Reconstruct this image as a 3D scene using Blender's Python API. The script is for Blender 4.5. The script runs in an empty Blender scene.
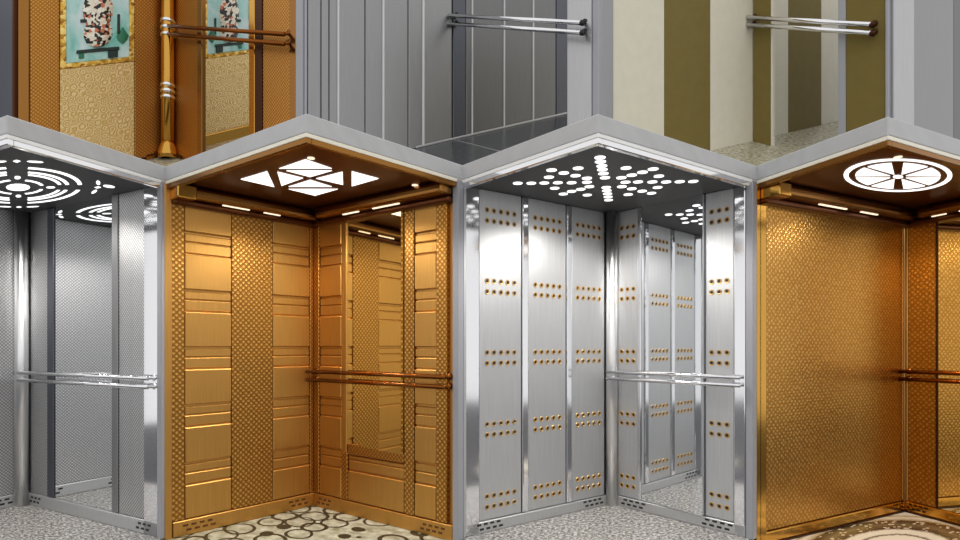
import bpy, bmesh, math, random
from mathutils import Vector
random.seed(7)

# ------------------------------------------------------------------ camera, world, exposure
F = 560.0            # focal length in pixels of the 960 px wide frame
HY = 345.0           # pixel row of the eye level
GROUND = 0.0
FLOOR = 0.14         # finished floor of the front cabs above the showroom floor
EYE = FLOOR + 1.19
ZB = 4.22            # distance of the back corners of the front cabs
ZU = 5.45            # distance of the back corners of the upper cabs

scene = bpy.context.scene
cd = bpy.data.cameras.new('camera')
cam = bpy.data.objects.new('camera', cd)
scene.collection.objects.link(cam)
cam.location = (0, 0, EYE)
cam.rotation_euler = (math.pi / 2, 0, 0)
cd.sensor_width = 36.0
cd.lens = F / 960 * 36
cd.shift_y = (HY - 270) / 960
cd.clip_start = 0.05
scene.camera = cam

world = bpy.data.worlds.new('world')
scene.world = world
world.use_nodes = True
world.node_tree.nodes['Background'].inputs[0].default_value = (1.0, 0.995, 0.985, 1)
world.node_tree.nodes['Background'].inputs[1].default_value = 0.95

vs = scene.view_settings
vs.view_transform = 'Standard'
vs.look = 'None'
vs.gamma = 1.0
vs.exposure = 0.0
vs.use_curve_mapping = False
scene.cycles.max_bounces = 10
scene.cycles.glossy_bounces = 8
scene.cycles.sample_clamp_indirect = 6.0

COL = scene.collection

# ------------------------------------------------------------------ materials
def lin(c):
    return tuple(((x / 255) / 12.92 if x / 255 <= 0.04045 else ((x / 255 + 0.055) / 1.055) ** 2.4) for x in c) + (1,)

class NT:
    def __init__(s, name):
        s.m = bpy.data.materials.new(name); s.m.use_nodes = True
        s.t = s.m.node_tree; s.b = s.t.nodes['Principled BSDF']
    def n(s, kind, **kw):
        nd = s.t.nodes.new(kind)
        for k, v in kw.items(): setattr(nd, k, v)
        return nd
    def l(s, a, b): s.t.links.new(a, b)
    def uv(s, scale=(1, 1, 1), rot=0, loc=(0, 0, 0)):
        u = s.n('ShaderNodeUVMap'); u.uv_map = 'UVMap'
        mp = s.n('ShaderNodeMapping')
        mp.inputs['Scale'].default_value = scale
        mp.inputs['Rotation'].default_value = (0, 0, rot)
        mp.inputs['Location'].default_value = loc
        s.l(u.outputs[0], mp.inputs[0])
        return mp.outputs[0]
    def math(s, op, a, b=None, c=None):
        nd = s.n('ShaderNodeMath', operation=op)
        for i, x in enumerate((a, b, c)):
            if x is None: continue
            if isinstance(x, (int, float)): nd.inputs[i].default_value = x
            else: s.l(x, nd.inputs[i])
        return nd.outputs[0]
    def ramp(s, fac, stops, interp='LINEAR'):
        r = s.n('ShaderNodeValToRGB'); cr = r.color_ramp; cr.interpolation = interp
        while len(cr.elements) < len(stops): cr.elements.new(0.5)
        for e, (p, c) in zip(cr.elements, stops): e.position = p; e.color = c
        s.l(fac, r.inputs[0]); return r.outputs[0]
    def noise(s, vec, scale, detail=3, rough=0.55, dist=0):
        nd = s.n('ShaderNodeTexNoise'); nd.inputs['Scale'].default_value = scale
        nd.inputs['Detail'].default_value = detail; nd.inputs['Roughness'].default_value = rough
        nd.inputs['Distortion'].default_value = dist
        s.l(vec, nd.inputs['Vector']); return nd.outputs[0]
    def bump(s, h, strength=0.3, dist=0.01):
        nd = s.n('ShaderNodeBump'); nd.inputs['Strength'].default_value = strength
        nd.inputs['Distance'].default_value = dist
        s.l(h, nd.inputs['Height']); s.l(nd.outputs[0], s.b.inputs['Normal'])
    def set(s, color=None, metal=0, rough=0.5, spec=None):
        if color is not None: s.b.inputs['Base Color'].default_value = color
        s.b.inputs['Metallic'].default_value = metal
        s.b.inputs['Roughness'].default_value = rough
        if spec is not None: s.b.inputs['Specular IOR Level'].default_value = spec
        return s

def plain(name, rgb, metal=0, rough=0.5, var=0.0, spec=None):
    k = NT(name).set(lin(rgb), metal, rough, spec)
    if var:
        f = k.noise(k.uv(), 9, 4)
        a = lin(rgb); lo = tuple(x * (1 - var) for x in a[:3]) + (1,); hi = tuple(min(1, x * (1 + var)) for x in a[:3]) + (1,)
        k.l(k.ramp(f, [(0.3, lo), (0.7, hi)]), k.b.inputs['Base Color'])
    return k.m

def brushed(name, rgb, rough=0.3, var=0.1):
    k = NT(name).set(lin(rgb), 1, rough)
    f = k.noise(k.uv((160, 3, 1)), 1.0, 4)
    a = lin(rgb)
    k.l(k.ramp(f, [(0.25, tuple(x * (1 - var) for x in a[:3]) + (1,)), (0.75, tuple(min(1, x * (1 + var)) for x in a[:3]) + (1,))]), k.b.inputs['Base Color'])
    k.l(k.math('MULTIPLY_ADD', f, 0.2, rough - 0.1), k.b.inputs['Roughness'])
    return k.m

def woven(name, lo, hi, period, rough=0.32, strength=0.5, metal=1, noise_amt=0.12):
    """embossed diagonal lattice: two crossed diagonal waves"""
    k = NT(name).set(lin(hi), metal, rough)
    out = []
    for r in (math.pi / 4, -math.pi / 4):
        v = k.uv((1, 1, 1), r)
        w = k.n('ShaderNodeTexWave'); w.wave_type = 'BANDS'; w.bands_direction = 'X'; w.wave_profile = 'SIN'
        w.inputs['Scale'].default_value = 0.314 / period
        w.inputs['Distortion'].default_value = 0.6; w.inputs['Detail'].default_value = 1
        w.inputs['Detail Scale'].default_value = 3
        k.l(v, w.inputs['Vector']); out.append(w.outputs['Fac'])
    p = k.math('MULTIPLY', out[0], out[1])
    nz = k.noise(k.uv(), 40, 3)
    p2 = k.math('MULTIPLY_ADD', nz, noise_amt * 2, k.math('SUBTRACT', p, noise_amt))
    k.l(k.ramp(p2, [(0.05, lin(lo)), (0.5, lin(hi))]), k.b.inputs['Base Color'])
    k.bump(p, strength, 0.006)
    return k.m

def dotted(name, base, dot, period, r=0.34, rough=0.3):
    k = NT(name).set(lin(base), 1, rough)
    v = k.uv((1 / period, 1 / period, 1), math.pi / 4)
    vo = k.n('ShaderNodeTexVoronoi'); vo.inputs['Scale'].default_value = 1.0; vo.inputs['Randomness'].default_value = 0.25
    k.l(v, vo.inputs['Vector'])
    d = k.ramp(vo.outputs['Distance'], [(r - 0.1, (1, 1, 1, 1)), (r + 0.08, (0, 0, 0, 1))])
    mix = k.ramp(d, [(0, lin(base)), (1, lin(dot))])
    k.l(mix, k.b.inputs['Base Color'])
    k.bump(d, 0.2, 0.004)
    return k.m

def emitter(name, rgb, strength):
    k = NT(name).set(lin(rgb), 0, 0.4)
    k.b.inputs['Emission Color'].default_value = lin(rgb)
    k.b.inputs['Emission Strength'].default_value = strength
    return k.m

M = {}
M['steel'] = brushed('brushed_steel', (204, 204, 205), 0.50)
M['steel_dark'] = brushed('dark_brushed_steel', (150, 150, 151), 0.42)
M['steel_side'] = brushed('side_steel', (184, 184, 186), 0.42)
M['slate'] = brushed('slate_steel', (98, 100, 108), 0.45)
M['chrome'] = plain('chrome', (235, 235, 238), 1, 0.10)
M['mirror'] = plain('mirror_glass', (235, 237, 238), 1, 0.02)
M['gold_mirror'] = plain('gold_mirror', (252, 242, 212), 1, 0.03)
M['linen'] = woven('linen_steel', (162, 162, 163), (222, 222, 223), 0.017, 0.40, 0.22)
M['gold'] = brushed('brushed_gold', (200, 150, 80), 0.42, 0.12)
M['gold_polish'] = plain('polished_gold', (206, 156, 72), 1, 0.16)
M['gold_woven'] = woven('woven_gold', (156, 104, 44), (214, 164, 88), 0.026, 0.40, 0.20)
M['gold_fine'] = woven('fine_woven_gold', (160, 104, 44), (202, 150, 76), 0.022, 0.42, 0.22)
M['gold_dot'] = dotted('etched_gold', (180, 128, 56), (216, 170, 94), 0.028)
M['bronze'] = plain('bronze_rail', (132, 76, 32), 1, 0.2)
M['gold_scale'] = None
M['brown_ceiling'] = plain('brown_gloss_ceiling', (104, 56, 24), 0.7, 0.28)
M['brown_trim'] = plain('brown_gold_trim', (150, 104, 52), 1, 0.25)
M['dark_ceiling'] = plain('graphite_ceiling', (78, 78, 79), 0.2, 0.5)
M['dark'] = plain('dark_slot', (30, 26, 24), 0, 0.5)
M['brown_dark'] = plain('dark_bronze', (70, 36, 14), 0.8, 0.35)
M['roof_grey'] = plain('grey_painted_metal', (196, 196, 197), 0.0, 0.55, 0.05)
M['edge_grey'] = plain('lilac_grey_metal', (164, 164, 170), 0.2, 0.45)
M['trim_white'] = plain('white_edge', (255, 255, 253), 0, 0.4)
M['trim_cream'] = plain('cream_edge', (255, 248, 228), 0, 0.4)
M['light'] = emitter('ceiling_light', (255, 252, 246), 1.5)
M['light_slot'] = emitter('slot_light', (255, 255, 255), 1.4)
M['light_warm'] = emitter('warm_strip', (255, 238, 210), 1.1)
M['hole_gold'] = plain('hole_brass', (206, 168, 104), 1, 0.45)
M['cream'] = plain('cream_laminate', (222, 216, 196), 0, 0.5, 0.03, 0.15)
M['olive'] = plain('olive_laminate', (122, 107, 58), 0, 0.6, 0.05, 0.1)
M['platform'] = plain('grey_platform', (84, 84, 86), 0, 0.7, 0.08)
M['steel_deep'] = brushed('deep_grey_steel', (122, 122, 123), 0.42)
M['steel_post'] = plain('polished_steel_post', (240, 240, 241), 1, 0.3)
M['vent_brown'] = plain('vent_brown', (104, 60, 22), 0.4, 0.5)
M['seam'] = plain('dark_seam', (70, 72, 78), 0.2, 0.5)
M['black'] = plain('black_cap', (24, 24, 26), 0, 0.4)

def granite(name, stops, scale=60):
    k = NT(name).set(None, 0, 0.25)
    a = k.noise(k.uv(), scale, 6, 0.75)
    k.l(k.ramp(a, stops), k.b.inputs['Base Color'])
    return k.m
M['granite'] = granite('speckled_granite', [(0.34, lin((50, 48, 46))), (0.47, lin((124, 120, 116))), (0.55, lin((178, 175, 170))), (0.68, lin((230, 228, 224)))], 46)
M['granite_dark'] = granite('dark_granite', [(0.3, lin((34, 36, 38))), (0.55, lin((70, 72, 74))), (0.75, lin((120, 122, 124)))], 30)
M['mosaic_beige'] = granite('beige_mosaic', [(0.35, lin((110, 104, 84))), (0.5, lin((176, 170, 146))), (0.62, lin((206, 200, 178)))], 26)

def ring_floor():
    k = NT('ring_pattern_floor').set(None, 0, 0.3)
    nz = k.n('ShaderNodeTexNoise'); nz.inputs['Scale'].default_value = 5; nz.inputs['Detail'].default_value = 1
    k.l(k.uv(), nz.inputs['Vector'])
    sub = k.n('ShaderNodeVectorMath', operation='MULTIPLY_ADD'); sub.inputs[1].default_value = (0.035, 0.035, 0)
    k.l(nz.outputs['Color'], sub.inputs[0]); k.l(k.uv(), sub.inputs[2])
    lines = None
    for off in ((0, 0, 0), (0.37, 0.51, 0)):
        mp = k.n('ShaderNodeMapping'); mp.inputs['Scale'].default_value = (3.9, 3.9, 1); mp.inputs['Location'].default_value = off
        k.l(sub.outputs[0], mp.inputs[0])
        vo = k.n('ShaderNodeTexVoronoi'); vo.inputs['Scale'].default_value = 1; vo.inputs['Randomness'].default_value = 0.45
        k.l(mp.outputs[0], vo.inputs['Vector'])
        d = k.math('ABSOLUTE', k.math('SUBTRACT', vo.outputs['Distance'], 0.39))
        m = k.math('LESS_THAN', d, 0.045 if off[0] == 0 else 0.034)
        lines = m if lines is None else k.math('MAXIMUM', lines, m)
    f = k.noise(k.uv(), 14, 4)
    base = k.ramp(f, [(0.3, lin((136, 136, 108))), (0.55, lin((194, 194, 172))), (0.75, lin((226, 226, 208)))])
    mx = k.n('ShaderNodeMix', data_type='RGBA')
    k.l(lines, mx.inputs['Factor']); k.l(base, mx.inputs['A']); mx.inputs['B'].default_value = lin((54, 54, 40))
    k.l(mx.outputs['Result'], k.b.inputs['Base Color'])
    return k.m
M['ring_floor'] = ring_floor()

def medallion():
    k = NT('medallion_floor').set(None, 0, 0.2)
    v = k.uv()
    ln = k.n('ShaderNodeVectorMath', operation='LENGTH'); k.l(v, ln.inputs[0])
    nz = k.noise(v, 22, 3, 0.6, 1.5)
    r = k.math('MULTIPLY_ADD', k.math('SUBTRACT', nz, 0.5), 0.05, ln.outputs['Value'])
    cr = lin((232, 222, 200)); dk = lin((62, 48, 34)); tn = lin((176, 150, 108)); ol = lin((112, 98, 70))
    base = k.ramp(r, [(0.0, dk), (0.06, cr), (0.12, dk), (0.15, cr), (0.24, cr), (0.26, dk), (0.285, cr), (0.35, cr), (0.38, dk), (0.46, ol), (0.55, dk), (0.57, tn), (0.62, cr), (0.66, tn), (0.68, cr)], 'LINEAR')
    vo = k.n('ShaderNodeTexVoronoi'); vo.inputs['Scale'].default_value = 24; k.l(v, vo.inputs['Vector'])
    band = k.math('LESS_THAN', k.math('ABSOLUTE', k.math('SUBTRACT', ln.outputs['Value'], 0.465)), 0.085)
    sp = k.math('MULTIPLY', k.math('LESS_THAN', vo.outputs['Distance'], 0.32), band)
    mx = k.n('ShaderNodeMix', data_type='RGBA')
    k.l(sp, mx.inputs['Factor']); k.l(base, mx.inputs['A']); mx.inputs['B'].default_value = lin((206, 190, 156))
    k.l(mx.outputs['Result'], k.b.inputs['Base Color'])
    return k.m
M['medallion'] = medallion()

def scales():
    k = NT('scale_pattern_gold').set(None, 0.35, 0.42)
    v = k.uv((1 / 0.06, 1 / 0.06, 1))
    vo = k.n('ShaderNodeTexVoronoi'); vo.inputs['Scale'].default_value = 1; vo.inputs['Randomness'].default_value = 0.5
    k.l(v, vo.inputs['Vector'])
    s = k.math('SINE', k.math('MULTIPLY', vo.outputs['Distance'], 22))
    k.l(k.ramp(s, [(0.0, lin((218, 182, 112))), (0.6, lin((242, 214, 154)))]), k.b.inputs['Base Color'])
    k.bump(s, 0.35, 0.004)
    return k.m
M['gold_scale'] = scales()

def mosaic_gold():
    k = NT('gold_mosaic').set(None, 0.6, 0.35)
    vo = k.n('ShaderNodeTexVoronoi'); vo.inputs['Scale'].default_value = 34; k.l(k.uv(), vo.inputs['Vector'])
    sep = k.n('ShaderNodeSeparateColor'); k.l(vo.outputs['Color'], sep.inputs[0])
    k.l(k.ramp(sep.outputs[0], [(0.0, lin((150, 92, 24))), (0.5, lin((226, 176, 64))), (1.0, lin((252, 226, 140)))]), k.b.inputs['Base Color'])
    k.bump(vo.outputs['Distance'], 0.4, 0.004)
    return k.m
M['mosaic_gold'] = mosaic_gold()

def teal():
    k = NT('painted_teal').set(None, 0, 0.4)
    f = k.noise(k.uv((5, 3, 1)), 1.0, 4, 0.6, 0.6)
    k.l(k.ramp(f, [(0.3, lin((110, 196, 180))), (0.48, lin((180, 226, 220))), (0.66, lin((226, 240, 242)))]), k.b.inputs['Base Color'])
    return k.m
M['teal'] = teal()

def vase_mat():
    k = NT('patchwork_vase').set(None, 0, 0.35)
    vo = k.n('ShaderNodeTexVoronoi'); vo.inputs['Scale'].default_value = 40; k.l(k.uv(), vo.inputs['Vector'])
    sep = k.n('ShaderNodeSeparateColor'); k.l(vo.outputs['Color'], sep.inputs[0])
    k.l(k.ramp(sep.outputs[0], [(0.0, lin((24, 18, 16))), (0.36, lin((238, 228, 206))), (0.72, lin((214, 120, 84))), (0.86, lin((250, 244, 228)))], 'CONSTANT'), k.b.inputs['Base Color'])
    return k.m
M['vase'] = vase_mat()
M['bench'] = plain('dark_green_paint', (22, 44, 34), 0, 0.5)
M['leaf'] = plain('green_paint', (40, 120, 84), 0, 0.5)

# ------------------------------------------------------------------ helpers
def link(o, parent):
    COL.objects.link(o)
    if parent is not None: o.parent = parent
    return o

def obj(name, verts, faces, mats, parent, root, uvs=None, smooth=False, matidx=None, kind=None, label=None):
    """verts in world space; stored relative to the thing's base point"""
    o0 = root.location if root is not None else Vector((0, 0, 0))
    me = bpy.data.meshes.new(name)
    me.from_pydata([tuple(Vector(v) - o0) for v in verts], [], faces)
    ul = me.uv_layers.new(name='UVMap')
    if uvs:
        for lp in me.loops: ul.data[lp.index].uv = uvs[lp.vertex_index]
    for m in (mats if isinstance(mats, (list, tuple)) else [mats]):
        me.materials.append(M[m])
    for i, p in enumerate(me.polygons):
        p.use_smooth = smooth
        if matidx: p.material_index = matidx[i]
    me.update()
    o = bpy.data.objects.new(name, me)
    if kind: o['kind'] = kind
    if label: o['label'] = label
    return link(o, parent)

def box_bm(lo, hi, bevel=0.0, seg=1):
    bm = bmesh.new()
    bmesh.ops.create_cube(bm, size=1.0)
    for v in bm.verts:
        v.co = Vector([lo[i] + (v.co[i] + 0.5) * (hi[i] - lo[i]) for i in range(3)])
    if bevel:
        b = min(bevel, *(abs(hi[i] - lo[i]) * 0.45 for i in range(3)))
        bmesh.ops.bevel(bm, geom=list(bm.edges), offset=b, segments=seg, affect='EDGES', profile=0.5)
    bm.normal_update()
    return bm

def bm_data(bm):
    bm.verts.index_update()
    v = [x.co.copy() for x in bm.verts]; f = [[y.index for y in x.verts] for x in bm.faces]
    bm.free()
    return v, f

class Cab:
    def __init__(s, name, c_px, l_px, r_px, zb, y_floor, slope, label, group, vpl=690.0, vpr=624.0):
        s.zb = zb; s.k = slope
        s.hu = HY - slope * F
        s.C = Vector(((c_px - 480) / F * zb, zb))
        zl = zb * vpl / (vpl + c_px - l_px); zr = zb * vpr / (vpr + r_px - c_px)
        s.Lp = Vector(((l_px - 480) / F * zl, zl)); s.Rp = Vector(((r_px - 480) / F * zr, zr))
        s.dL = (s.Lp - s.C).normalized(); s.dR = (s.Rp - s.C).normalized()
        s.LL = (s.Lp - s.C).length; s.LR = (s.Rp - s.C).length
        s.nL = Vector((-s.dL.y, s.dL.x)); s.nR = Vector((s.dR.y, -s.dR.x))
        if s.nL.dot(s.dR) < 0: s.nL = -s.nL
        if s.nR.dot(s.dL) < 0: s.nR = -s.nR
        s.z0 = EYE + (HY - y_floor) / F * zb
        s.ctr = (s.Lp + s.Rp) / 2
        s.H = 2.2 + (y_floor - 503) / F * zb
        s.skew = (c_px - 480) / F
        s.root = bpy.data.objects.new(name, None)
        s.root.location = (s.ctr.x, s.ctr.y, GROUND if slope == 0 else s.z(0, s.ctr.y) - 0.12)
        s.root.empty_display_size = 0.2
        s.root['label'] = label; s.root['category'] = 'elevator cab'; s.root['group'] = group
        COL.objects.link(s.root)
    def z(s, v, y): return s.z0 + v + s.k * (y - s.zb)
    def P(s, wall, u, v, w):
        d, n = (s.dL, s.nL) if wall == 'L' else (s.dR, s.nR)
        p = s.C + d * u + n * w
        return Vector((p.x, p.y, s.z(v, p.y)))
    def u(s, wall, px, w=0.0):
        """distance along the wall of the point that stands at that column of the picture"""
        d, n = (s.dL, s.nL) if wall == 'L' else (s.dR, s.nR)
        o = s.C + n * w; t = (px - 480) / F
        return (t * o.y - o.x) / (d.x - t * d.y)
    def v(s, wall, px, py, w=0.0):
        d, n = (s.dL, s.nL) if wall == 'L' else (s.dR, s.nR)
        p = s.C + n * w + d * s.u(wall, px, w)
        return EYE + (HY - py) / F * p.y - s.z0 - s.k * (p.y - s.zb)
    def box(s, name, wall, u0, u1, v0, v1, w0, w1, mat, parent=None, bevel=0.004, seg=1, smooth=False, label=None, cant=0.0):
        if u0 > u1: u0, u1 = u1, u0
        bm = box_bm((u0, v0, w0), (u1, v1, w1), bevel, seg)
        vs_, fs = bm_data(bm)
        if cant:
            for q in vs_:
                if q[2] > (w0 + w1) / 2: q[2] += cant * (q[0] - u0)
        uvs = [(q[0] + q[2], q[1] + q[2] * 0.3) for q in vs_]
        return obj(name, [s.P(wall, *q) for q in vs_], fs, mat, parent or s.root, s.root, uvs, smooth, label=label)
    def slab(s, name, poly, z0, z1, mat, parent=None, bevel=0.0, label=None):
        """vertical prism over a plan polygon"""
        n = len(poly)
        bm = bmesh.new()
        bt = [bm.verts.new((p[0], p[1], z0)) for p in poly]; tp = [bm.verts.new((p[0], p[1], z1)) for p in poly]
        bm.faces.new(bt); bm.faces.new(tp)
        for i in range(n): bm.faces.new((bt[i], bt[(i + 1) % n], tp[(i + 1) % n], tp[i]))
        bmesh.ops.recalc_face_normals(bm, faces=list(bm.faces))
        if bevel: bmesh.ops.bevel(bm, geom=list(bm.edges), offset=bevel, segments=1, affect='EDGES')
        vs_, fs = bm_data(bm)
        uvs = [(q[0] - s.ctr.x - s.skew * (q[1] - s.ctr.y) + (q[2] - z0) * 0.3, q[1] - s.ctr.y + (q[2] - z0)) for q in vs_]
        return obj(name, [(q[0], q[1], q[2] + s.z(0, q[1])) for q in vs_], fs, mat, parent or s.root, s.root, uvs, label=label)
    def plan(s, a, b):
        """plan point: a metres along the left wall, b metres along the right wall"""
        return s.C + s.dL * a + s.dR * b
    def on_ceiling(s, px, py, h):
        y = (s.z0 + h - EYE) * F / (HY - py)
        return Vector(((px - 480) / F * y, y))
    def tube(s, name, pts, r, mat, parent=None, seg=10, cap=True, label=None):
        vs_, fs, uv = [], [], []
        m = len(pts)
        for i, p in enumerate(pts):
            p = Vector(p)
            t = (Vector(pts[min(i + 1, m - 1)]) - Vector(pts[max(i - 1, 0)])).normalized()
            a = Vector((0, 0, 1)) if abs(t.z) < 0.8 else Vector((1, 0, 0))
            x = t.cross(a).normalized(); y = t.cross(x)
            rr = r[i] if isinstance(r, (list, tuple)) else r
            for j in range(seg):
                th = 2 * math.pi * j / seg
                vs_.append(p + x * math.cos(th) * rr + y * math.sin(th) * rr); uv.append((j / seg, i * 0.1))
        for i in range(m - 1):
            for j in range(seg):
                fs.append((i * seg + j, i * seg + (j + 1) % seg, (i + 1) * seg + (j + 1) % seg, (i + 1) * seg + j))
        if cap:
            fs.append(tuple(range(seg))[::-1]); fs.append(tuple((m - 1) * seg + j for j in range(seg)))
        return obj(name, vs_, fs, mat, parent or s.root, s.root, uv, True, label=label)

def shell(c, floor_mat, ceil_mat, header_mat, trim_mat, wall_mat):
    """roof, ceiling, floor and backs of an open-fronted cab"""
    e = 0.01; H = c.H
    A = c.plan(-0.05, -0.05); Lq = c.plan(c.LL + e, -0.015); Rq = c.plan(-0.04, c.LR + e); Fq = c.plan(c.LL + e, c.LR + e)
    base = -c.z0 + GROUND
    c.slab('cab_base', [A, Lq, Fq, Rq], base, -0.03, 'edge_grey', bevel=0.004)
    c.slab('cab_floor', [c.plan(0, 0), c.plan(c.LL, 0), c.plan(c.LL, c.LR), c.plan(0, c.LR)], -0.03, 0.0, floor_mat)
    ex = 0.004
    roof = c.slab('roof', [A, c.plan(c.LL + ex, -0.015), c.plan(c.LL + ex, c.LR + ex), c.plan(-0.04, c.LR + ex)], H + 0.004, H + 0.097, 'roof_grey', bevel=0.006)
    for nm, (a0, b0, a1, b1) in (('l', (c.LL + ex - 0.016, -0.01, c.LL + ex, c.LR + ex)), ('r', (-0.03, c.LR + ex - 0.016, c.LL + ex - 0.016, c.LR + ex))):
        c.slab('roof_edge_strip', [c.plan(a0, b0), c.plan(a1, b0), c.plan(a1, b1), c.plan(a0, b1)], H - 0.016, H + 0.004, trim_mat, roof, 0.002)
    t = 0.03
    for (a0, b0, a1, b1) in ((c.LL - 0.03, 0.0, c.LL, c.LR), (0.0, c.LR - 0.03, c.LL - 0.031, c.LR)):
        c.slab('header_strip', [c.plan(a0, b0), c.plan(a1, b0), c.plan(a1, b1), c.plan(a0, b1)], H - 0.045, H - 0.002, header_mat, roof, 0.004)
    ceil = c.slab('ceiling_panel', [c.plan(0, 0), c.plan(c.LL - 0.03, 0), c.plan(c.LL - 0.03, c.LR - 0.03), c.plan(0, c.LR - 0.03)], H - 0.02, H, ceil_mat)
    for wl, n in (('L', c.LL), ('R', c.LR)):
        c.box('wall_backing', wl, -0.045 if wl == 'L' else 0.0, n - 0.04 if wl == 'L' else n - 0.036, 0.0, H, -0.045, -0.012, wall_mat)
    return roof, ceil

def edge_post(c, wall, mat='edge_grey', w1=0.02, wid=0.035, top=None, v0=0.0):
    top = c.H if top is None else top
    n = c.LL if wall == 'L' else c.LR
    ep = c.box('edge_post', wall, n - wid, n + 0.009, v0, top, -0.036 if wall == 'R' else -0.011, w1, mat, bevel=0.004, seg=2)
    if wall == 'R': c.box('edge_seam', wall, n - wid, n + 0.006, v0, top, -0.05, -0.036, 'seam', ep, 0.001)
    return ep

def handrail(c, wall, u0, u1, v1, v2, mat, r=0.014, w=0.07, cap=None):
    e = bpy.data.objects.new('handrail', None); e.empty_display_size = 0.1
    link(e, c.root)
    for v in (v1, v2):
        c.tube('rail_bar', [c.P(wall, u0, v, w), c.P(wall, (u0 + u1) / 2, v, w), c.P(wall, u1, v, w)], r, mat, e)
    for uu in (u0 + 0.03, u1 - 0.025):
        for v in (v1, v2):
            c.tube('rail_bracket', [c.P(wall, uu, v, 0.0), c.P(wall, uu, v, 0.012), c.P(wall, uu, v, 0.0125), c.P(wall, uu, v, w)], [r * 1.5, r * 1.5, r * 0.8, r * 0.8], cap or mat, e)
    if cap:
        for v in (v1, v2):
            c.tube('rail_end', [c.P(wall, u1 - 0.012, v, w), c.P(wall, u1 + 0.012, v, w)], r * 1.25, cap, e)
    return e

def vents(c, wall, u0, du, v0, mat='dark', n=3, w=0.012, parent=None):
    for r_ in range(2):
        for i in range(n):
            uu = u0 + i * du + (0.4 * du if r_ else 0)
            c.box('vent_slot', wall, uu, uu + du * 0.62, v0 + r_ * 0.030, v0 + r_ * 0.030 + 0.014, w - 0.004, w + 0.002, mat, parent, 0.001)

def disc(cx, cy, rx, ry, ang=0, n=14):
    ca, sa = math.cos(ang), math.sin(ang)
    return [(cx + ca * rx * math.cos(t) - sa * ry * math.sin(t), cy + sa * rx * math.cos(t) + ca * ry * math.sin(t)) for t in [2 * math.pi * i / n for i in range(n)]]

def arc(cx, cy, r0, r1, a0, a1, n=10):
    o = [(cx + r1 * math.cos(a0 + (a1 - a0) * i / n), cy + r1 * math.sin(a0 + (a1 - a0) * i / n)) for i in range(n + 1)]
    i_ = [(cx + r0 * math.cos(a0 + (a1 - a0) * i / n), cy + r0 * math.sin(a0 + (a1 - a0) * i / n)) for i in range(n, -1, -1)]
    return o + i_

def lamp_piece(c, poly, ceil, mat='light', name='light_panel'):
    return c.slab(name, poly, c.H - 0.023, c.H - 0.019, mat, ceil)

def downlight(c, p, z, watts, size=1.9, blend=0.6, rad=0.03, color=(1, 0.97, 0.92)):
    ld = bpy.data.lights.new('downlight_lamp', 'SPOT')
    ld.energy = watts; ld.spot_size = size; ld.spot_blend = blend; ld.shadow_soft_size = rad; ld.color = color
    o = bpy.data.objects.new('downlight_lamp', ld)
    o.location = Vector((p[0], p[1], z)) - c.root.location
    return link(o, c.root)
def cab_lamps(c, centre=40, side=4, color=(1, 0.97, 0.92)):
    z = c.z0 + c.H - 0.035
    p = c.plan(c.LL * 0.5, c.LR * 0.5)
    downlight(c, p, z, centre, 2.7, 0.5, 0.12, color)
    for t in (0.28, 0.55, 0.82):
        downlight(c, c.plan(c.LL * t, 0.24), z, side, 1.7, 0.8, 0.03, color)
        downlight(c, c.plan(0.24, c.LR * t), z, side, 1.7, 0.8, 0.03, color)

GF = 'elevator cabs in the front row'
GU = 'elevator cabs in the upper row'

# ------------------------------------------------------------------ setting
def flat(name, x0, x1, y0, y1, z0, z1, mat):
    bm = box_bm((x0, y0, z0), (x1, y1, z1)); v, f = bm_data(bm)
    o = obj(name, v, f, mat, None, None, [(p[0], p[1]) for p in v]); o['kind'] = 'structure'
    return o
flat('floor', -9, 9, -4, 9, -0.06, 0.0, 'platform')

# ================================================================== front row
# ---- cab 1: linen steel with a round light ceiling
c = Cab('elevator_cab', 25.5, -127, 163.5, ZB, 503, 0, 'silver linen-textured elevator cab with concentric ring ceiling light, leftmost of front row', GF)
H = c.H
roof, ceil = shell(c, 'granite', 'dark_ceiling', 'chrome', 'trim_white', 'steel_dark')
top = H - 0.02
c.box('wall_panel', 'L', 0.05, c.LL - 0.04, 0.09, top, -0.012, 0.004, 'linen')
c.box('wall_panel', 'R', c.u('R', 31), c.u('R', 48), 0.09, top, -0.012, 0.004, 'linen')
c.box('divider_strip', 'R', c.u('R', 48.5), c.u('R', 55), 0.09, top, -0.012, 0.010, 'slate')
c.box('mirror', 'R', c.u('R', 55.5), c.u('R', 112.5), 0.09, top, -0.012, 0.002, 'mirror', bevel=0.001)
c.box('divider_strip', 'R', c.u('R', 113), c.u('R', 119), 0.09, top, -0.012, 0.010, 'steel_dark')
c.box('wall_panel', 'R', c.u('R', 119.5), c.u('R', 145), 0.09, top, -0.012, 0.004, 'linen')
c.box('front_post', 'R', c.u('R', 145.5), c.LR - 0.04, 0.0, top, -0.012, 0.012, 'chrome')
edge_post(c, 'R'); edge_post(c, 'L')
p = c.plan(0.04, 0.04); c.tube('corner_post', [(p.x, p.y, c.z0), (p.x, p.y, c.z0 + top)], 0.046, 'steel_post', seg=16)
for wl, n in (('L', c.LL), ('R', c.LR)):
    sk = c.box('skirting', wl, 0.02, n - 0.04, 0.0, 0.088, -0.012, 0.012, 'steel')
    vents(c, wl, 0.09, 0.05, 0.025, parent=sk)
    vents(c, wl, n - 0.26, 0.05, 0.025, parent=sk)
handrail(c, 'R', 0.01, c.LR - 0.05, c.v('R', 24, 372), c.v('R', 24, 379), 'chrome')
m = c.on_ceiling(18, 184, H); cx, cy = m.x, m.y
ax = 0.0
SK = lambda poly: [(x + c.skew * (y - cy), y) for x, y in poly]
lamp_piece(c, SK(disc(cx, cy, 0.075, 0.075)), ceil, 'light_slot')
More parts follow.
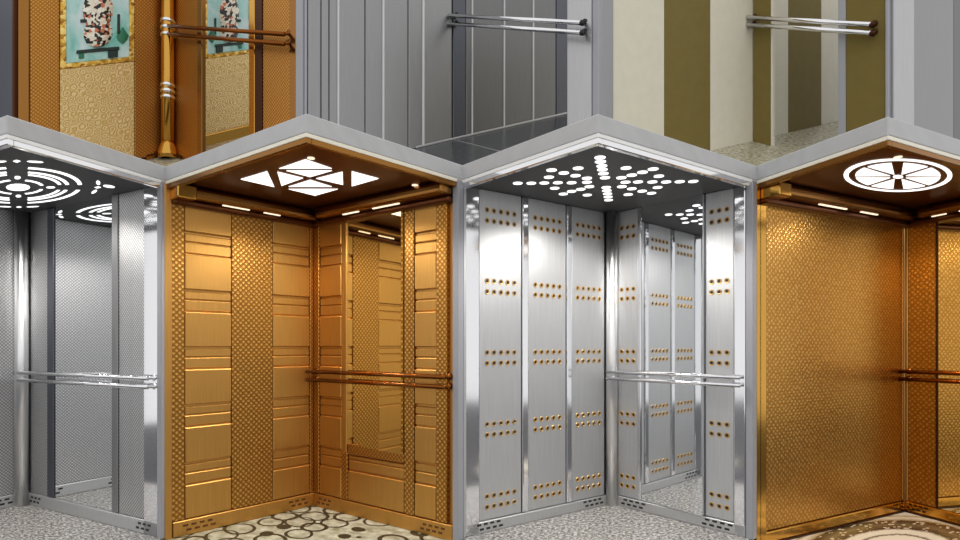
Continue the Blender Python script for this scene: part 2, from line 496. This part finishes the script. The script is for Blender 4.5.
for r0, r1, gap in ((0.145, 0.165, 0.30), (0.255, 0.275, 0.24), (0.30, 0.322, 0.20), (0.375, 0.40, 0.16)):
    for q in range(4):
        a0 = ax + q * math.pi / 2 + gap; a1 = ax + (q + 1) * math.pi / 2 - gap
        lamp_piece(c, SK(arc(cx, cy, r0, r1, a0, a1)), ceil, 'light_slot', 'light_slot')
for q in range(4):
    a = ax + q * math.pi / 2
    lamp_piece(c, SK(disc(cx + 0.205 * math.cos(a), cy + 0.205 * math.sin(a), 0.028, 0.018, a)), ceil, 'light_slot', 'light_slot')
    for dt in (-0.2, 0, 0.2):
        lamp_piece(c, SK(disc(cx + 0.50 * math.cos(a + dt), cy + 0.50 * math.sin(a + dt), 0.02 if dt == 0 else 0.045, 0.02 if dt == 0 else 0.012, a + dt + math.pi / 2, 8 if dt else 4)), ceil, 'light_slot', 'light_slot')
for px, py in ((109, 183),):
    m = c.on_ceiling(px, py, H)
    lamp_piece(c, disc(m.x, m.y, 0.03, 0.03), ceil, 'light_slot', 'downlight')
cab1 = c
cab_lamps(c, 60, 7)

# ---- relief panels of the gold cab
def relief(c, wall, p0, p1, vlo, vhi, mat='gold', anchors=None):
    u0, u1 = c.u(wall, p0), c.u(wall, p1)
    if u0 > u1: u0, u1 = u1, u0
    back = c.box('wall_panel', wall, u0, u1, vlo, vhi, -0.012, -0.008, mat)
    per = 0.368; ref = 1.93   # lower edge of the top plain tile
    n = 0
    while ref - n * per > vlo - per:
        b = ref - n * per
        def put(name, a, z, w):
            a = max(a, vlo + 0.002); z = min(z, vhi - 0.002)
            if z - a > 0.01: c.box(name, wall, u0 - 0.0005, u1 + 0.0005, a, z, -0.008, w, mat, back, 0.005)
        put('relief_tile', b, b + 0.222, 0.011)
        put('relief_strip', b - 0.064, b - 0.014, 0.003)
        put('relief_strip', b - 0.138, b - 0.070, 0.003)
        n += 1

def cornice(c, mats=('brown_trim', 'brown_ceiling'), slits=True):
    H = c.H
    for wl, n in (('L', c.LL - 0.035), ('R', c.LR - 0.035)):
        m0 = c.box('cornice', wl, 0.0 if wl == 'L' else 0.16, n, H - 0.10, H - 0.02, 0.0, 0.13, mats[0], bevel=0.03, seg=3)
        c.box('cornice_ledge', wl, 0.0 if wl == 'L' else 0.07, n, H - 0.135, H - 0.10, -0.012, 0.06, mats[1], m0, 0.012, 2)
        if wl == 'L':
            c.box('cornice_cap', wl, n - 0.10, n + 0.012, H - 0.11, H - 0.03, 0.02, 0.15, 'gold_polish', m0, 0.006)
        if slits:
            for t0, t1 in ((0.28, 0.46), (0.56, 0.68)):
                c.box('strip_light', wl, n * (1 - t0), n * (1 - t1), H - 0.106, H - 0.098, 0.085, 0.10, 'light_warm', m0, 0.002)

# ---- cab 2: gold with relief panels
c = Cab('elevator_cab', 314, 165, 459, ZB, 505, 0, 'gold elevator cab with horizontal relief panels and lattice-pattern strips', GF)
H = c.H
roof, ceil = shell(c, 'ring_floor', 'brown_ceiling', 'brown_trim', 'trim_cream', 'gold')
top = H - 0.12
vb = 0.10
c.box('lattice_strip', 'L', c.u('L', 184), c.u('L', 166.5), vb, top, -0.012, 0.012, 'gold_woven')
relief(c, 'L', 184.5, 231, vb, top)
c.box('lattice_panel', 'L', c.u('L', 231.5), c.u('L', 272), vb, top, -0.012, 0.010, 'gold_woven')
relief(c, 'L', 272.5, 309, vb, top)
c.box('corner_strip', 'L', 0.012, c.u('L', 309.5), vb, top, -0.012, 0.010, 'gold_fine')
c.box('corner_strip', 'R', 0.0, c.u('R', 320), vb, top, -0.012, 0.012, 'gold_fine')
relief(c, 'R', 320.5, 342, vb, top)
c.box('lattice_strip', 'R', c.u('R', 342.5), c.u('R', 348.5), vb, c.v('R', 345, 452), -0.012, 0.014, 'gold_fine')
c.box('mirror_frame', 'R', c.u('R', 342.5), c.u('R', 347.5), c.v('R', 345, 452), top + 0.1, -0.012, 0.012, 'gold')
c.box('mirror', 'R', c.u('R', 347.5), c.u('R', 405), c.v('R', 375, 449), top + 0.10, -0.012, 0.002, 'gold_mirror', bevel=0.0, cant=0.066)
c.box('lattice_strip', 'R', c.u('R', 349), c.u('R', 405), c.v('R', 375, 458), c.v('R', 375, 447), -0.012, 0.014, 'gold_fine')
relief(c, 'R', 349, 404.5, vb, c.v('R', 375, 459))
c.box('lattice_strip', 'R', c.u('R', 405.5), c.u('R', 415), vb, top + 0.08, -0.012, 0.014, 'gold_woven')
relief(c, 'R', 415.5, 437, vb, top)
c.box('lattice_strip', 'R', c.u('R', 437.5), c.u('R', 448), vb, top, -0.012, 0.014, 'gold_woven')
edge_post(c, 'R'); edge_post(c, 'L', 'gold')
cornice(c)
for wl, n in (('L', c.LL), ('R', c.LR)):
    sk = c.box('skirting', wl, 0.0 if wl == 'L' else 0.016, n - 0.04, 0.0, vb - 0.004, -0.012, 0.016, 'gold')
    vents(c, wl, n - 0.30, 0.05, 0.028, 'vent_brown', 4, 0.016, sk)
    vents(c, wl, 0.06, 0.05, 0.028, 'vent_brown', 3, 0.016, sk)
handrail(c, 'R', 0.01, c.LR - 0.05, c.v('R', 314, 371), c.v('R', 314, 379), 'bronze')
zs = 4.174
for tri in ([(45, 163), (155, 130), (185, 195)], [(205, 118), (315, 80), (425, 118)], [(198, 132), (305, 158), (215, 190)], [(235, 127), (425, 127), (335, 153)],
            [(245, 194), (335, 166), (425, 194)], [(360, 160), (470, 132), (472, 186)], [(245, 204), (450, 204), (355, 231)], [(508, 130), (508, 192), (620, 160)]):
    lamp_piece(c, [tuple(c.on_ceiling(230 + x / zs, 140 + y / zs, H - 0.02)) for x, y in tri], ceil)
for px, py in ((311, 158), (415, 185)):
    m = c.on_ceiling(px, py, H - 0.02)
    lamp_piece(c, disc(m.x, m.y, 0.02, 0.02), ceil, 'light_warm', 'downlight')
cab2 = c
cab_lamps(c, 45, 11)

# ---- cab 3: perforated silver
c = Cab('elevator_cab', 611, 460, 753, ZB, 503, 0, 'silver elevator cab with rows of small round holes in its wall panels', GF)
H = c.H
roof, ceil = shell(c, 'granite', 'dark_ceiling', 'chrome', 'trim_white', 'steel_dark')
top = H - 0.02
vb = 0.075
def holes(c, panel, wall, uc, cols, v, du=0.052, dv=0.068):
    vs_, fs, mi, uv = [], [], [], []
    for i in range(cols):
        for j in range(2):
            uu = uc + (i - (cols - 1) / 2) * du; vv = v + (j - 0.5) * dv
            b = len(vs_); n = 10
            for r, w in ((0.0185, 0.0045), (0.0165, 0.0075), (0.0115, 0.0065), (0.0105, 0.0050)):
                for k in range(n):
                    t = 2 * math.pi * k / n
                    vs_.append(c.P(wall, uu + r * math.cos(t), vv + r * math.sin(t), w)); uv.append((uu, vv))
            for q in range(3):
                for k in range(n):
                    fs.append((b + q * n + k, b + q * n + (k + 1) % n, b + (q + 1) * n + (k + 1) % n, b + (q + 1) * n + k)); mi.append(0)
            fs.append(tuple(b + 3 * n + k for k in range(n))); mi.append(1)
    return obj('perforation', vs_, fs, ['hole_gold', 'dark'], panel, c.root, uv, False, mi, kind='stuff', label='block of small round brass-rimmed holes')
rows = (2.02, 1.565, 1.108, 0.65, 0.19)
spec = [('L', 479, 521, 5), ('L', 528, 565.5, 5), ('L', 571.5, 604, 5), ('R', 618, 638, 3), ('R', 705.5, 734, 3)]
for wl, a, b, cols in spec:
    pn = c.box('wall_panel', wl, c.u(wl, a), c.u(wl, b), vb, top, -0.012, 0.004, 'steel')
    uc = (c.u(wl, a) + c.u(wl, b)) / 2
    for v in rows:
        holes(c, pn, wl, uc, cols, v, 0.055 if cols == 5 else 0.05)
for a, b in ((521.5, 527.5), (566, 571)):
    c.box('divider_strip', 'L', c.u('L', a), c.u('L', b), vb, top, -0.012, 0.014, 'chrome', bevel=0.008, seg=2)
c.box('front_post', 'L', c.u('L', 464), c.u('L', 478.5), 0.0, top, -0.012, 0.014, 'chrome', bevel=0.008, seg=2)
c.box('mirror', 'R', c.u('R', 641.5), c.u('R', 705), vb, top, -0.012, 0.002, 'mirror', bevel=0.0, cant=0.066)
c.box('divider_strip', 'R', c.u('R', 638.3), c.u('R', 641.3), vb, top, -0.012, 0.012, 'chrome')
c.box('front_post', 'R', c.u('R', 734.5), c.LR - 0.04, 0.0, top, -0.012, 0.014, 'chrome', bevel=0.008, seg=2)
edge_post(c, 'R'); edge_post(c, 'L', 'steel')
p = c.plan(0.035, 0.035); c.tube('corner_post', [(p.x, p.y, c.z0), (p.x, p.y, c.z0 + top)], 0.044, 'steel_post', seg=16)
for wl, n in (('L', c.LL), ('R', c.LR)):
    sk = c.box('skirting', wl, 0.02, n - 0.04, 0.0, vb - 0.004, -0.012, 0.014, 'steel')
    vents(c, wl, 0.10, 0.05, 0.018, n=4, parent=sk, w=0.014)
    vents(c, wl, n - 0.32, 0.05, 0.018, n=4, parent=sk, w=0.014)
handrail(c, 'R', 0.01, c.LR - 0.05, c.v('R', 611, 371.5), c.v('R', 611, 378), 'chrome', r=0.013)
S = 3.84
dash = [(68, 132), (120, 132), (170, 131), (222, 130), (275, 130), (334, 128), (198, 82), (245, 93), (300, 75), (188, 109), (290, 103), (334, 113), (210, 151), (243, 173), (275, 163), (310, 155), (343, 145), (335, 177),
        (384, 34), (386, 50), (391, 66), (393, 80), (397, 95), (403, 111), (408, 148), (410, 160), (413, 172), (415, 184), (417, 196),
        (484, 74), (588, 78), (547, 90), (506, 101), (610, 105), (466, 111), (482, 128), (530, 127), (585, 127), (638, 127), (690, 126), (742, 125), (468, 145), (506, 153), (546, 162), (582, 170), (605, 148), (492, 175)]
for x, y in dash:
    m = c.on_ceiling(500 + x / S, 150 + y / S, H - 0.028)
    lamp_piece(c, disc(m.x, m.y, 0.030, 0.028, 0, 10), ceil, 'light_slot', 'light_slot')
cab3 = c
cab_lamps(c, 62, 11)

# ---- cab 4: plain etched gold
c = Cab('elevator_cab', 904, 755, 1041, ZB, 511, 0, 'gold elevator cab with plain etched walls and round spoked ceiling light', GF)
H = c.H
roof, ceil = shell(c, 'medallion', 'brown_ceiling', 'brown_trim', 'trim_cream', 'gold')
top = H - 0.12; vb = 0.085
c.box('front_post', 'L', c.u('L', 764.5), c.u('L', 756), 0.0, H - 0.02, -0.012, 0.02, 'gold_polish', bevel=0.01, seg=3)
c.box('wall_panel', 'L', 0.03, c.u('L', 765.5), vb, top, -0.012, 0.006, 'gold_dot')
c.box('wall_panel', 'R', 0.03, c.u('R', 936), vb, top, -0.012, 0.004, 'gold_dot')
c.box('divider_strip', 'R', c.u('R', 936.3), c.u('R', 938.3), vb, H - 0.03, -0.012, 0.010, 'brown_dark')
c.box('mirror', 'R', c.u('R', 938.6), c.u('R', 1000), vb, H - 0.03, -0.012, 0.004, 'gold_mirror', bevel=0.001)
c.box('wall_panel', 'R', c.u('R', 1000.5), c.LR - 0.04, vb, top, -0.012, 0.004, 'gold_dot')
c.box('corner_strip', 'L', 0.006, 0.028, vb, top, -0.012, 0.004, 'gold')
c.box('corner_strip', 'R', 0.006, 0.028, vb, top, -0.012, 0.004, 'gold')
edge_post(c, 'R'); edge_post(c, 'L', 'gold_polish')
cornice(c)
for wl, n in (('L', c.LL), ('R', c.LR)):
    sk = c.box('skirting', wl, 0.0 if wl == 'L' else 0.016, n - 0.04, 0.012, vb - 0.004, -0.012, 0.016, 'gold_polish', bevel=0.008, seg=2)
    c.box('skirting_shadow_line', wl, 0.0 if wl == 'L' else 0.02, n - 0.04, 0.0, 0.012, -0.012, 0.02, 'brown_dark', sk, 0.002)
    vents(c, wl, 0.03, 0.036, 0.030, 'brown_dark', 4, 0.016, sk)
handrail(c, 'R', 0.01, c.LR - 0.05, c.v('R', 904, 371), c.v('R', 904, 378.5), 'bronze')
m = c.on_ceiling(898, 178, H - 0.028); cx, cy = m.x, m.y
for q in range(2):
    lamp_piece(c, SK(arc(cx, cy, 0.290, 0.318, q * math.pi + 0.02, (q + 1) * math.pi - 0.02, 24)), ceil, 'light', 'light_ring')
for q in range(8):
    g0 = 0.13 if q in (2, 6) else 0.055
    g1 = 0.13 if (q + 1) % 8 in (2, 6) else 0.055
    a0 = q * math.pi / 4 + g0; a1 = (q + 1) * math.pi / 4 - g1
    am = (a0 + a1) / 2
    poly = [(cx + 0.05 * math.cos(am), cy + 0.05 * math.sin(am))] + [(cx + 0.25 * math.cos(a0 + (a1 - a0) * i / 6), cy + 0.25 * math.sin(a0 + (a1 - a0) * i / 6)) for i in range(7)]
    lamp_piece(c, SK(poly), ceil)
lamp_piece(c, SK(disc(cx, cy, 0.03, 0.03)), ceil)
m = c.on_ceiling(898, 157, H - 0.02)
lamp_piece(c, disc(m.x, m.y, 0.02, 0.02), ceil, 'light_warm', 'downlight')
cab4 = c
cab_lamps(c, 45, 9)

# ================================================================== upper row (raked floors)
SL = 0.65
def upper(c_px, l_px, r_px, label, y_floor=139):
    return Cab('elevator_cab', c_px, l_px, r_px, ZU, y_floor, SL, label, GU)
TOPV = 2.3
def ushell(c, floor_mat, back_mat, through):
    """floor, left wall built on past the corner to stand for its mirror reflection"""
    e = 0.02
    P0 = c.plan(-through, -0.0); n = c.nL
    back = c.C - c.dL * through
    poly = [c.plan(c.LL, -0.05), c.plan(c.LL, 0.06), c.plan(0.06, c.LR), c.plan(-0.05, c.LR), back + c.dR * 0.6, back - c.dR * 0.05]
    c.slab('cab_floor', poly, -0.05, 0.0, floor_mat)  # floor also runs on past the corner as its own mirror image
    c.box('wall_backing', 'L', -through, c.LL, -0.05, TOPV, -0.06, -0.012, back_mat)  # stretch past the corner is added as the mirrored wall

# ---- upper cab A: gold with a vase painting and its mirror reflection built as a panel
A = c = upper(167, 15, 304, 'orange gold elevator cab with a painted vase panel, its built reflection and brass corner column', 155)
ushell(c, 'mosaic_beige', 'gold', 0.9)
c.box('front_post', 'L', c.u('L', 29), c.u('L', 17), 0, TOPV, -0.012, 0.03, 'brown_trim', bevel=0.012, seg=3)
c.box('wall_panel', 'L', c.u('L', 59), c.u('L', 29.5), 0, TOPV, -0.012, 0.006, 'gold_fine')
c.box('wall_panel', 'L', 0.02, c.u('L', 134.5), 0, TOPV, -0.012, 0.006, 'gold_fine')
def vase_panel(c, p0, p1, ybot, flip, yscale=1.0):
    w0 = 0.006
    u0, u1 = sorted((c.u('L', p0), c.u('L', p1)))
    mid = (p0 + p1) / 2
    vb_ = c.v('L', mid, ybot)
    c.box('scale_panel', 'L', u0, u1, 0.0, vb_, -0.012, w0, 'gold_scale')
    fr = 0.042 * yscale ** 0.5
    pt = c.box('painting', 'L', u0 + fr, u1 - fr, vb_ + fr, TOPV - 0.02, -0.012, w0 - 0.002, 'teal', label='painted panel of a patchwork vase on a small bench, or its built reflection')
    c.box('mosaic_border', 'L', u0, u0 + fr, vb_, TOPV, -0.012, w0 + 0.006, 'mosaic_gold', pt)
    c.box('mosaic_border', 'L', u1 - fr, u1, vb_, TOPV, -0.012, w0 + 0.006, 'mosaic_gold', pt)
    c.box('mosaic_border', 'L', u0 + fr, u1 - fr, vb_, vb_ + fr, -0.012, w0 + 0.006, 'mosaic_gold', pt)
    uc = (u0 + u1) / 2 ; W = (u1 - u0)
    s_ = -1 if flip else 1     # +u runs to the left in the picture
    H_ = 0.68 * yscale
    vb2 = vb_ + fr
    def dome(name, prof, uoff, voff, mat, depth=0.02):
        """relief silhouette: profile of (half width, height), domed towards the room"""
        vs_, fs, uv = [], [], []
        n = len(prof); mseg = 6
        for hw, h in prof:
            for j in range(mseg + 1):
                t = -1 + 2 * j / mseg
                uu = uoff + t * hw; vv = voff + h
                vs_.append(c.P('L', uu, vv, w0 - 0.001 + depth * math.sqrt(max(0, 1 - t * t)))); uv.append((uu, vv))
        for i in range(n - 1):
            for j in range(mseg):
                a = i * (mseg + 1) + j
                fs.append((a, a + 1, a + mseg + 2, a + mseg + 1))
        return obj(name, vs_, fs, mat, pt, c.root, uv, True)
    vprof = [(0.09, 0.0), (0.16, 0.03), (0.20, 0.09), (0.19, 0.15), (0.165, 0.20), (0.205, 0.27), (0.21, 0.34), (0.18, 0.42), (0.13, 0.49), (0.12, 0.56), (0.09, 0.62), (0.05, 0.66)]
    kx = W / 1.0
    dome('vase', [(a * kx * 0.98, b * yscale) for a, b in vprof], uc + s_ * 0.01 * W, vb2 + 0.125 * yscale, 'vase', 0.03)
    def bx(name, a0, a1, b0, b1, mat):
        c.box(name, 'L', uc + s_ * a0 * W, uc + s_ * a1 * W, vb2 + b0 * yscale, vb2 + b1 * yscale, w0 - 0.002, w0 + 0.008, mat, pt, 0.004)
    bx('bench_top', -0.28, 0.30, 0.075, 0.105, 'bench')
    bx('bench_foot', -0.26, -0.12, 0.01, 0.075, 'bench')
    bx('bench_foot', 0.20, 0.27, 0.03, 0.075, 'leaf')
    bx('branch', -0.29, -0.25, 0.22, 0.40, 'bench')
    bx('branch', 0.16, 0.25, 0.34, 0.37, 'bench')
    dome('leaf', [(0.01, 0), (0.07 * kx, 0.03), (0.09 * kx, 0.07), (0.03 * kx, 0.12), (0.004, 0.15)], uc - s_ * 0.33 * W, vb2 + 0.13 * yscale, 'leaf', 0.01)
vase_panel(c, 60, 134, 65, False)
vase_panel(c, 203, 252, 56, True, 0.93)  # added copy standing for the painting's reflection in the right-hand mirror
c.box('reflected_ledge', 'L', c.u('L', 252), c.u('L', 203), -0.02, c.v('L', 228, 129), 0.006, 0.03, 'gold_polish', bevel=0.01, seg=2)  # base edge as reflected in the mirror, built solid
c.box('wall_panel', 'L', c.u('L', 290), c.u('L', 252.5), 0, TOPV, -0.012, 0.004, 'gold')  # end of the added mirrored wall
# right wall pieces
c.box('wall_panel', 'R', 0.02, c.u('R', 198), 0, TOPV, -0.03, 0.004, 'gold_fine')
c.box('frame_strip', 'R', c.u('R', 198.3), c.u('R', 203), 0, TOPV, -0.03, 0.012, 'brown_trim')
c.box('frame_strip', 'R', c.u('R', 250), c.u('R', 255.5), 0, TOPV, -0.03, 0.012, 'gold_polish')
c.box('frame_strip', 'R', c.u('R', 255.8), c.u('R', 263), 0, TOPV, -0.03, 0.012, 'brown_dark')
c.box('wall_panel', 'R', c.u('R', 263.3), c.u('R', 290), 0, TOPV, -0.03, 0.004, 'gold_fine')
c.box('front_post', 'R', c.u('R', 290.3), c.u('R', 297), 0, TOPV, -0.03, 0.014, 'brown_trim')
c.box('edge_post', 'R', c.u('R', 297.3), c.LR, 0, TOPV, -0.05, 0.02, 'edge_grey', bevel=0.006)
col = c.plan(0.055, 0.115)
zc = c.z(0, col.y)
def cz(py): return EYE + (HY - py) / F * col.y
post = c.tube('brass_column', [(col.x, col.y, zc), (col.x, col.y, zc + TOPV)], 0.056, 'gold_polish', seg=20)
for y0 in (22, 29, 36, 86, 92, 98):
    z_ = cz(y0)
    c.tube('column_ring', [(col.x, col.y, z_ - 0.018), (col.x, col.y, z_ - 0.010), (col.x, col.y, z_ + 0.010), (col.x, col.y, z_ + 0.018)], [0.057, 0.066, 0.066, 0.057], 'chrome', post, 20)
c.tube('column_foot', [(col.x, col.y, zc), (col.x, col.y, zc + 0.05), (col.x, col.y, zc + 0.12), (col.x, col.y, zc + 0.16)], [0.085, 0.085, 0.066, 0.057], 'gold_polish', post, 20)
for wl, d in (('L', 0.22), ('R', 0.22)):
    for q in range(3):
        c.box('foot_ornament', wl, 0.06 + q * 0.07, 0.12 + q * 0.07, 0.02 + 0.02 * (q % 2), 0.07 - 0.015 * q, 0.006, 0.03, 'brown_dark', post, 0.006, 2)
handrail(c, 'R', 0.04, c.u('R', 292), c.v('R', 172, 25), c.v('R', 172, 33), 'bronze', r=0.017, w=0.08)

# ---- upper cab B: striped steel
B = c = upper(455, 304, 600, 'grey steel elevator cab with thin bright vertical trims and dark floor', 139)
ushell(c, 'granite_dark', 'steel_dark', 1.7)
c.box('edge_post', 'L', c.u('L', 306.5), c.LL, 0, TOPV, -0.05, 0.02, 'edge_grey', bevel=0.006)
c.box('front_post', 'L', c.u('L', 307), c.u('L', 320), 0, TOPV, -0.012, 0.02, 'steel_dark', bevel=0.012, seg=3)
edges = [320.5, 329, 338, 365, 383, 408, 423, 452]
for a, b in zip(edges[:-1], edges[1:]):
    c.box('wall_panel', 'L', c.u('L', b - 0.5), c.u('L', a + 0.5), 0, TOPV, -0.012, 0.004, 'steel_dark')
for x in (338, 383, 423):
    c.box('bright_trim', 'L', c.u('L', x - 1.1), c.u('L', x + 1.1), 0, TOPV, -0.012, 0.016, 'steel', bevel=0.006)
cc = c.plan(0.02, 0.02)
c.box('corner_strip', 'L', c.u('L', 465), c.u('L', 452.6), 0, TOPV, -0.012, 0.010, 'slate')
edges = [465.5, 472, 504, 533, 556]
for a, b in zip(edges[:-1], edges[1:]):
    c.box('wall_panel', 'L', c.u('L', b - 0.5), c.u('L', a + 0.5), 0.0, TOPV, -0.012, 0.004, 'steel_deep')  # panels reflected in the mirrored right wall, built solid in darker steel
for x in (472, 504, 533):
    c.box('bright_trim', 'L', c.u('L', x - 0.8), c.u('L', x + 0.8), 0.0, TOPV, -0.012, 0.014, 'steel_side', bevel=0.006)  # reflected trims, also built as solid strips
c.box('wall_panel', 'L', c.u('L', 600), c.u('L', 556.5), 0.0, TOPV, -0.012, 0.004, 'slate')  # dark far end of the built reflection
c.box('base_trim', 'L', c.u('L', 590), c.u('L', 415), 0.0, 0.02, 0.004, 0.018, 'steel_side', bevel=0.004)
c.box('side_panel', 'R', c.u('R', 567), c.u('R', 593), 0, TOPV, -0.03, 0.01, 'steel_side', bevel=0.01)
c.box('edge_post', 'R', c.u('R', 593.5), c.LR, 0, TOPV, -0.05, 0.02, 'edge_grey', bevel=0.006)
c.slab('floor_joint', [c.plan(0.03, 0.02), c.plan(0.03, 0.62), c.plan(0.02, 0.62), c.plan(0.02, 0.02)], 0.0, 0.004, 'steel_side')
handrail(c, 'R', 0.0, c.u('R', 588), c.v('R', 455, 15), c.v('R', 455, 23), 'chrome', r=0.017, w=0.09, cap='black')

# ---- upper cab C: cream and olive stripes
Cc = c = upper(752, 601, 890, 'cream and olive vertically striped elevator cab with chrome handrail', 141)
ushell(c, 'mosaic_beige', 'cream', 1.55)
c.box('front_post', 'L', c.u('L', 612), c.u('L', 601), 0, TOPV, -0.012, 0.02, 'steel_dark', bevel=0.01, seg=2)
for a, b, mt in ((612.3, 664, 'cream'), (664, 710, 'olive'), (710, 752, 'cream'), (752, 788, 'cream'), (788, 821, 'olive'), (821, 866, 'cream')):  # stripes past the corner stand for the left wall's mirror reflection
    c.box('wall_panel', 'L', c.u('L', b - 0.15), c.u('L', a + 0.15), 0, TOPV, -0.012, 0.004, mt, bevel=0.002)
c.box('wall_panel', 'R', 0.015, c.u('R', 771), 0, TOPV, -0.03, 0.004, 'olive', bevel=0.002)
c.box('frame_strip', 'R', c.u('R', 771.2), c.u('R', 773), 0, TOPV, -0.03, 0.008, 'cream', bevel=0.002)
c.box('frame_strip', 'R', c.u('R', 838.5), c.u('R', 846), 0, TOPV, -0.03, 0.008, 'edge_grey', bevel=0.002)
c.box('wall_panel', 'R', c.u('R', 846.3), c.u('R', 885.5), 0, TOPV, -0.03, 0.004, 'olive', bevel=0.002)
c.box('edge_post', 'R', c.u('R', 886), c.LR, 0, TOPV, -0.05, 0.02, 'edge_grey', bevel=0.006)
handrail(c, 'R', 0.0, c.u('R', 878), c.v('R', 752, 17), c.v('R', 752, 24), 'chrome', r=0.019, w=0.09, cap='brown_dark')

# ---- upper cab D: plain steel, cut by the right edge of the frame
D = c = upper(1042, 891, 1180, 'plain brushed steel elevator cab at right end of upper row', 139)
ushell(c, 'granite_dark', 'steel_dark', 0.2)
c.box('front_post', 'L', c.u('L', 900), c.u('L', 891), 0, TOPV, -0.012, 0.03, 'steel_side', bevel=0.012, seg=3)
c.box('front_post', 'L', c.u('L', 912), c.u('L', 900.4), 0, TOPV, -0.012, 0.02, 'steel_side', bevel=0.012, seg=3)
c.box('wall_panel', 'L', c.u('L', 953), c.u('L', 912.4), 0, TOPV, -0.012, 0.004, 'steel_dark')
c.box('wall_panel', 'L', c.u('L', 985), c.u('L', 953.4), 0, TOPV, -0.012, 0.004, 'steel_deep')
c.box('wall_panel', 'L', 0.02, c.u('L', 985.4), 0, TOPV, -0.012, 0.004, 'steel_side')

# ---- upper cab 0: slate steel sliver at the left edge
E = c = upper(-123, -274, 16, 'dark slate steel elevator cab cut off at left end of upper row', 139)
ushell(c, 'granite_dark', 'slate', 0.2)
c.box('wall_panel', 'R', 0.0, c.LR - 0.04, 0, TOPV, -0.03, 0.004, 'slate')
c.box('edge_post', 'R', c.LR - 0.035, c.LR, 0, TOPV, -0.05, 0.014, 'brown_dark', bevel=0.006)

# ---- raked platform that carries the upper row
def platform():
    y0, y1 = 4.32, 6.2
    zt = lambda y: A.z0 - 0.22 + SL * (y - ZU)
    v = [(-6.5, y0, 0), (7.0, y0, 0), (7.0, y1, 0), (-6.5, y1, 0), (-6.5, y0, zt(y0)), (7.0, y0, zt(y0)), (7.0, y1, zt(y1)), (-6.5, y1, zt(y1))]
    f = [(3, 2, 1, 0), (4, 5, 6, 7), (0, 1, 5, 4), (1, 2, 6, 5), (2, 3, 7, 6), (3, 0, 4, 7)]
    o = obj('floor_platform', v, f, 'platform', None, None, [(q[0], q[1]) for q in v]); o['kind'] = 'structure'
platform()
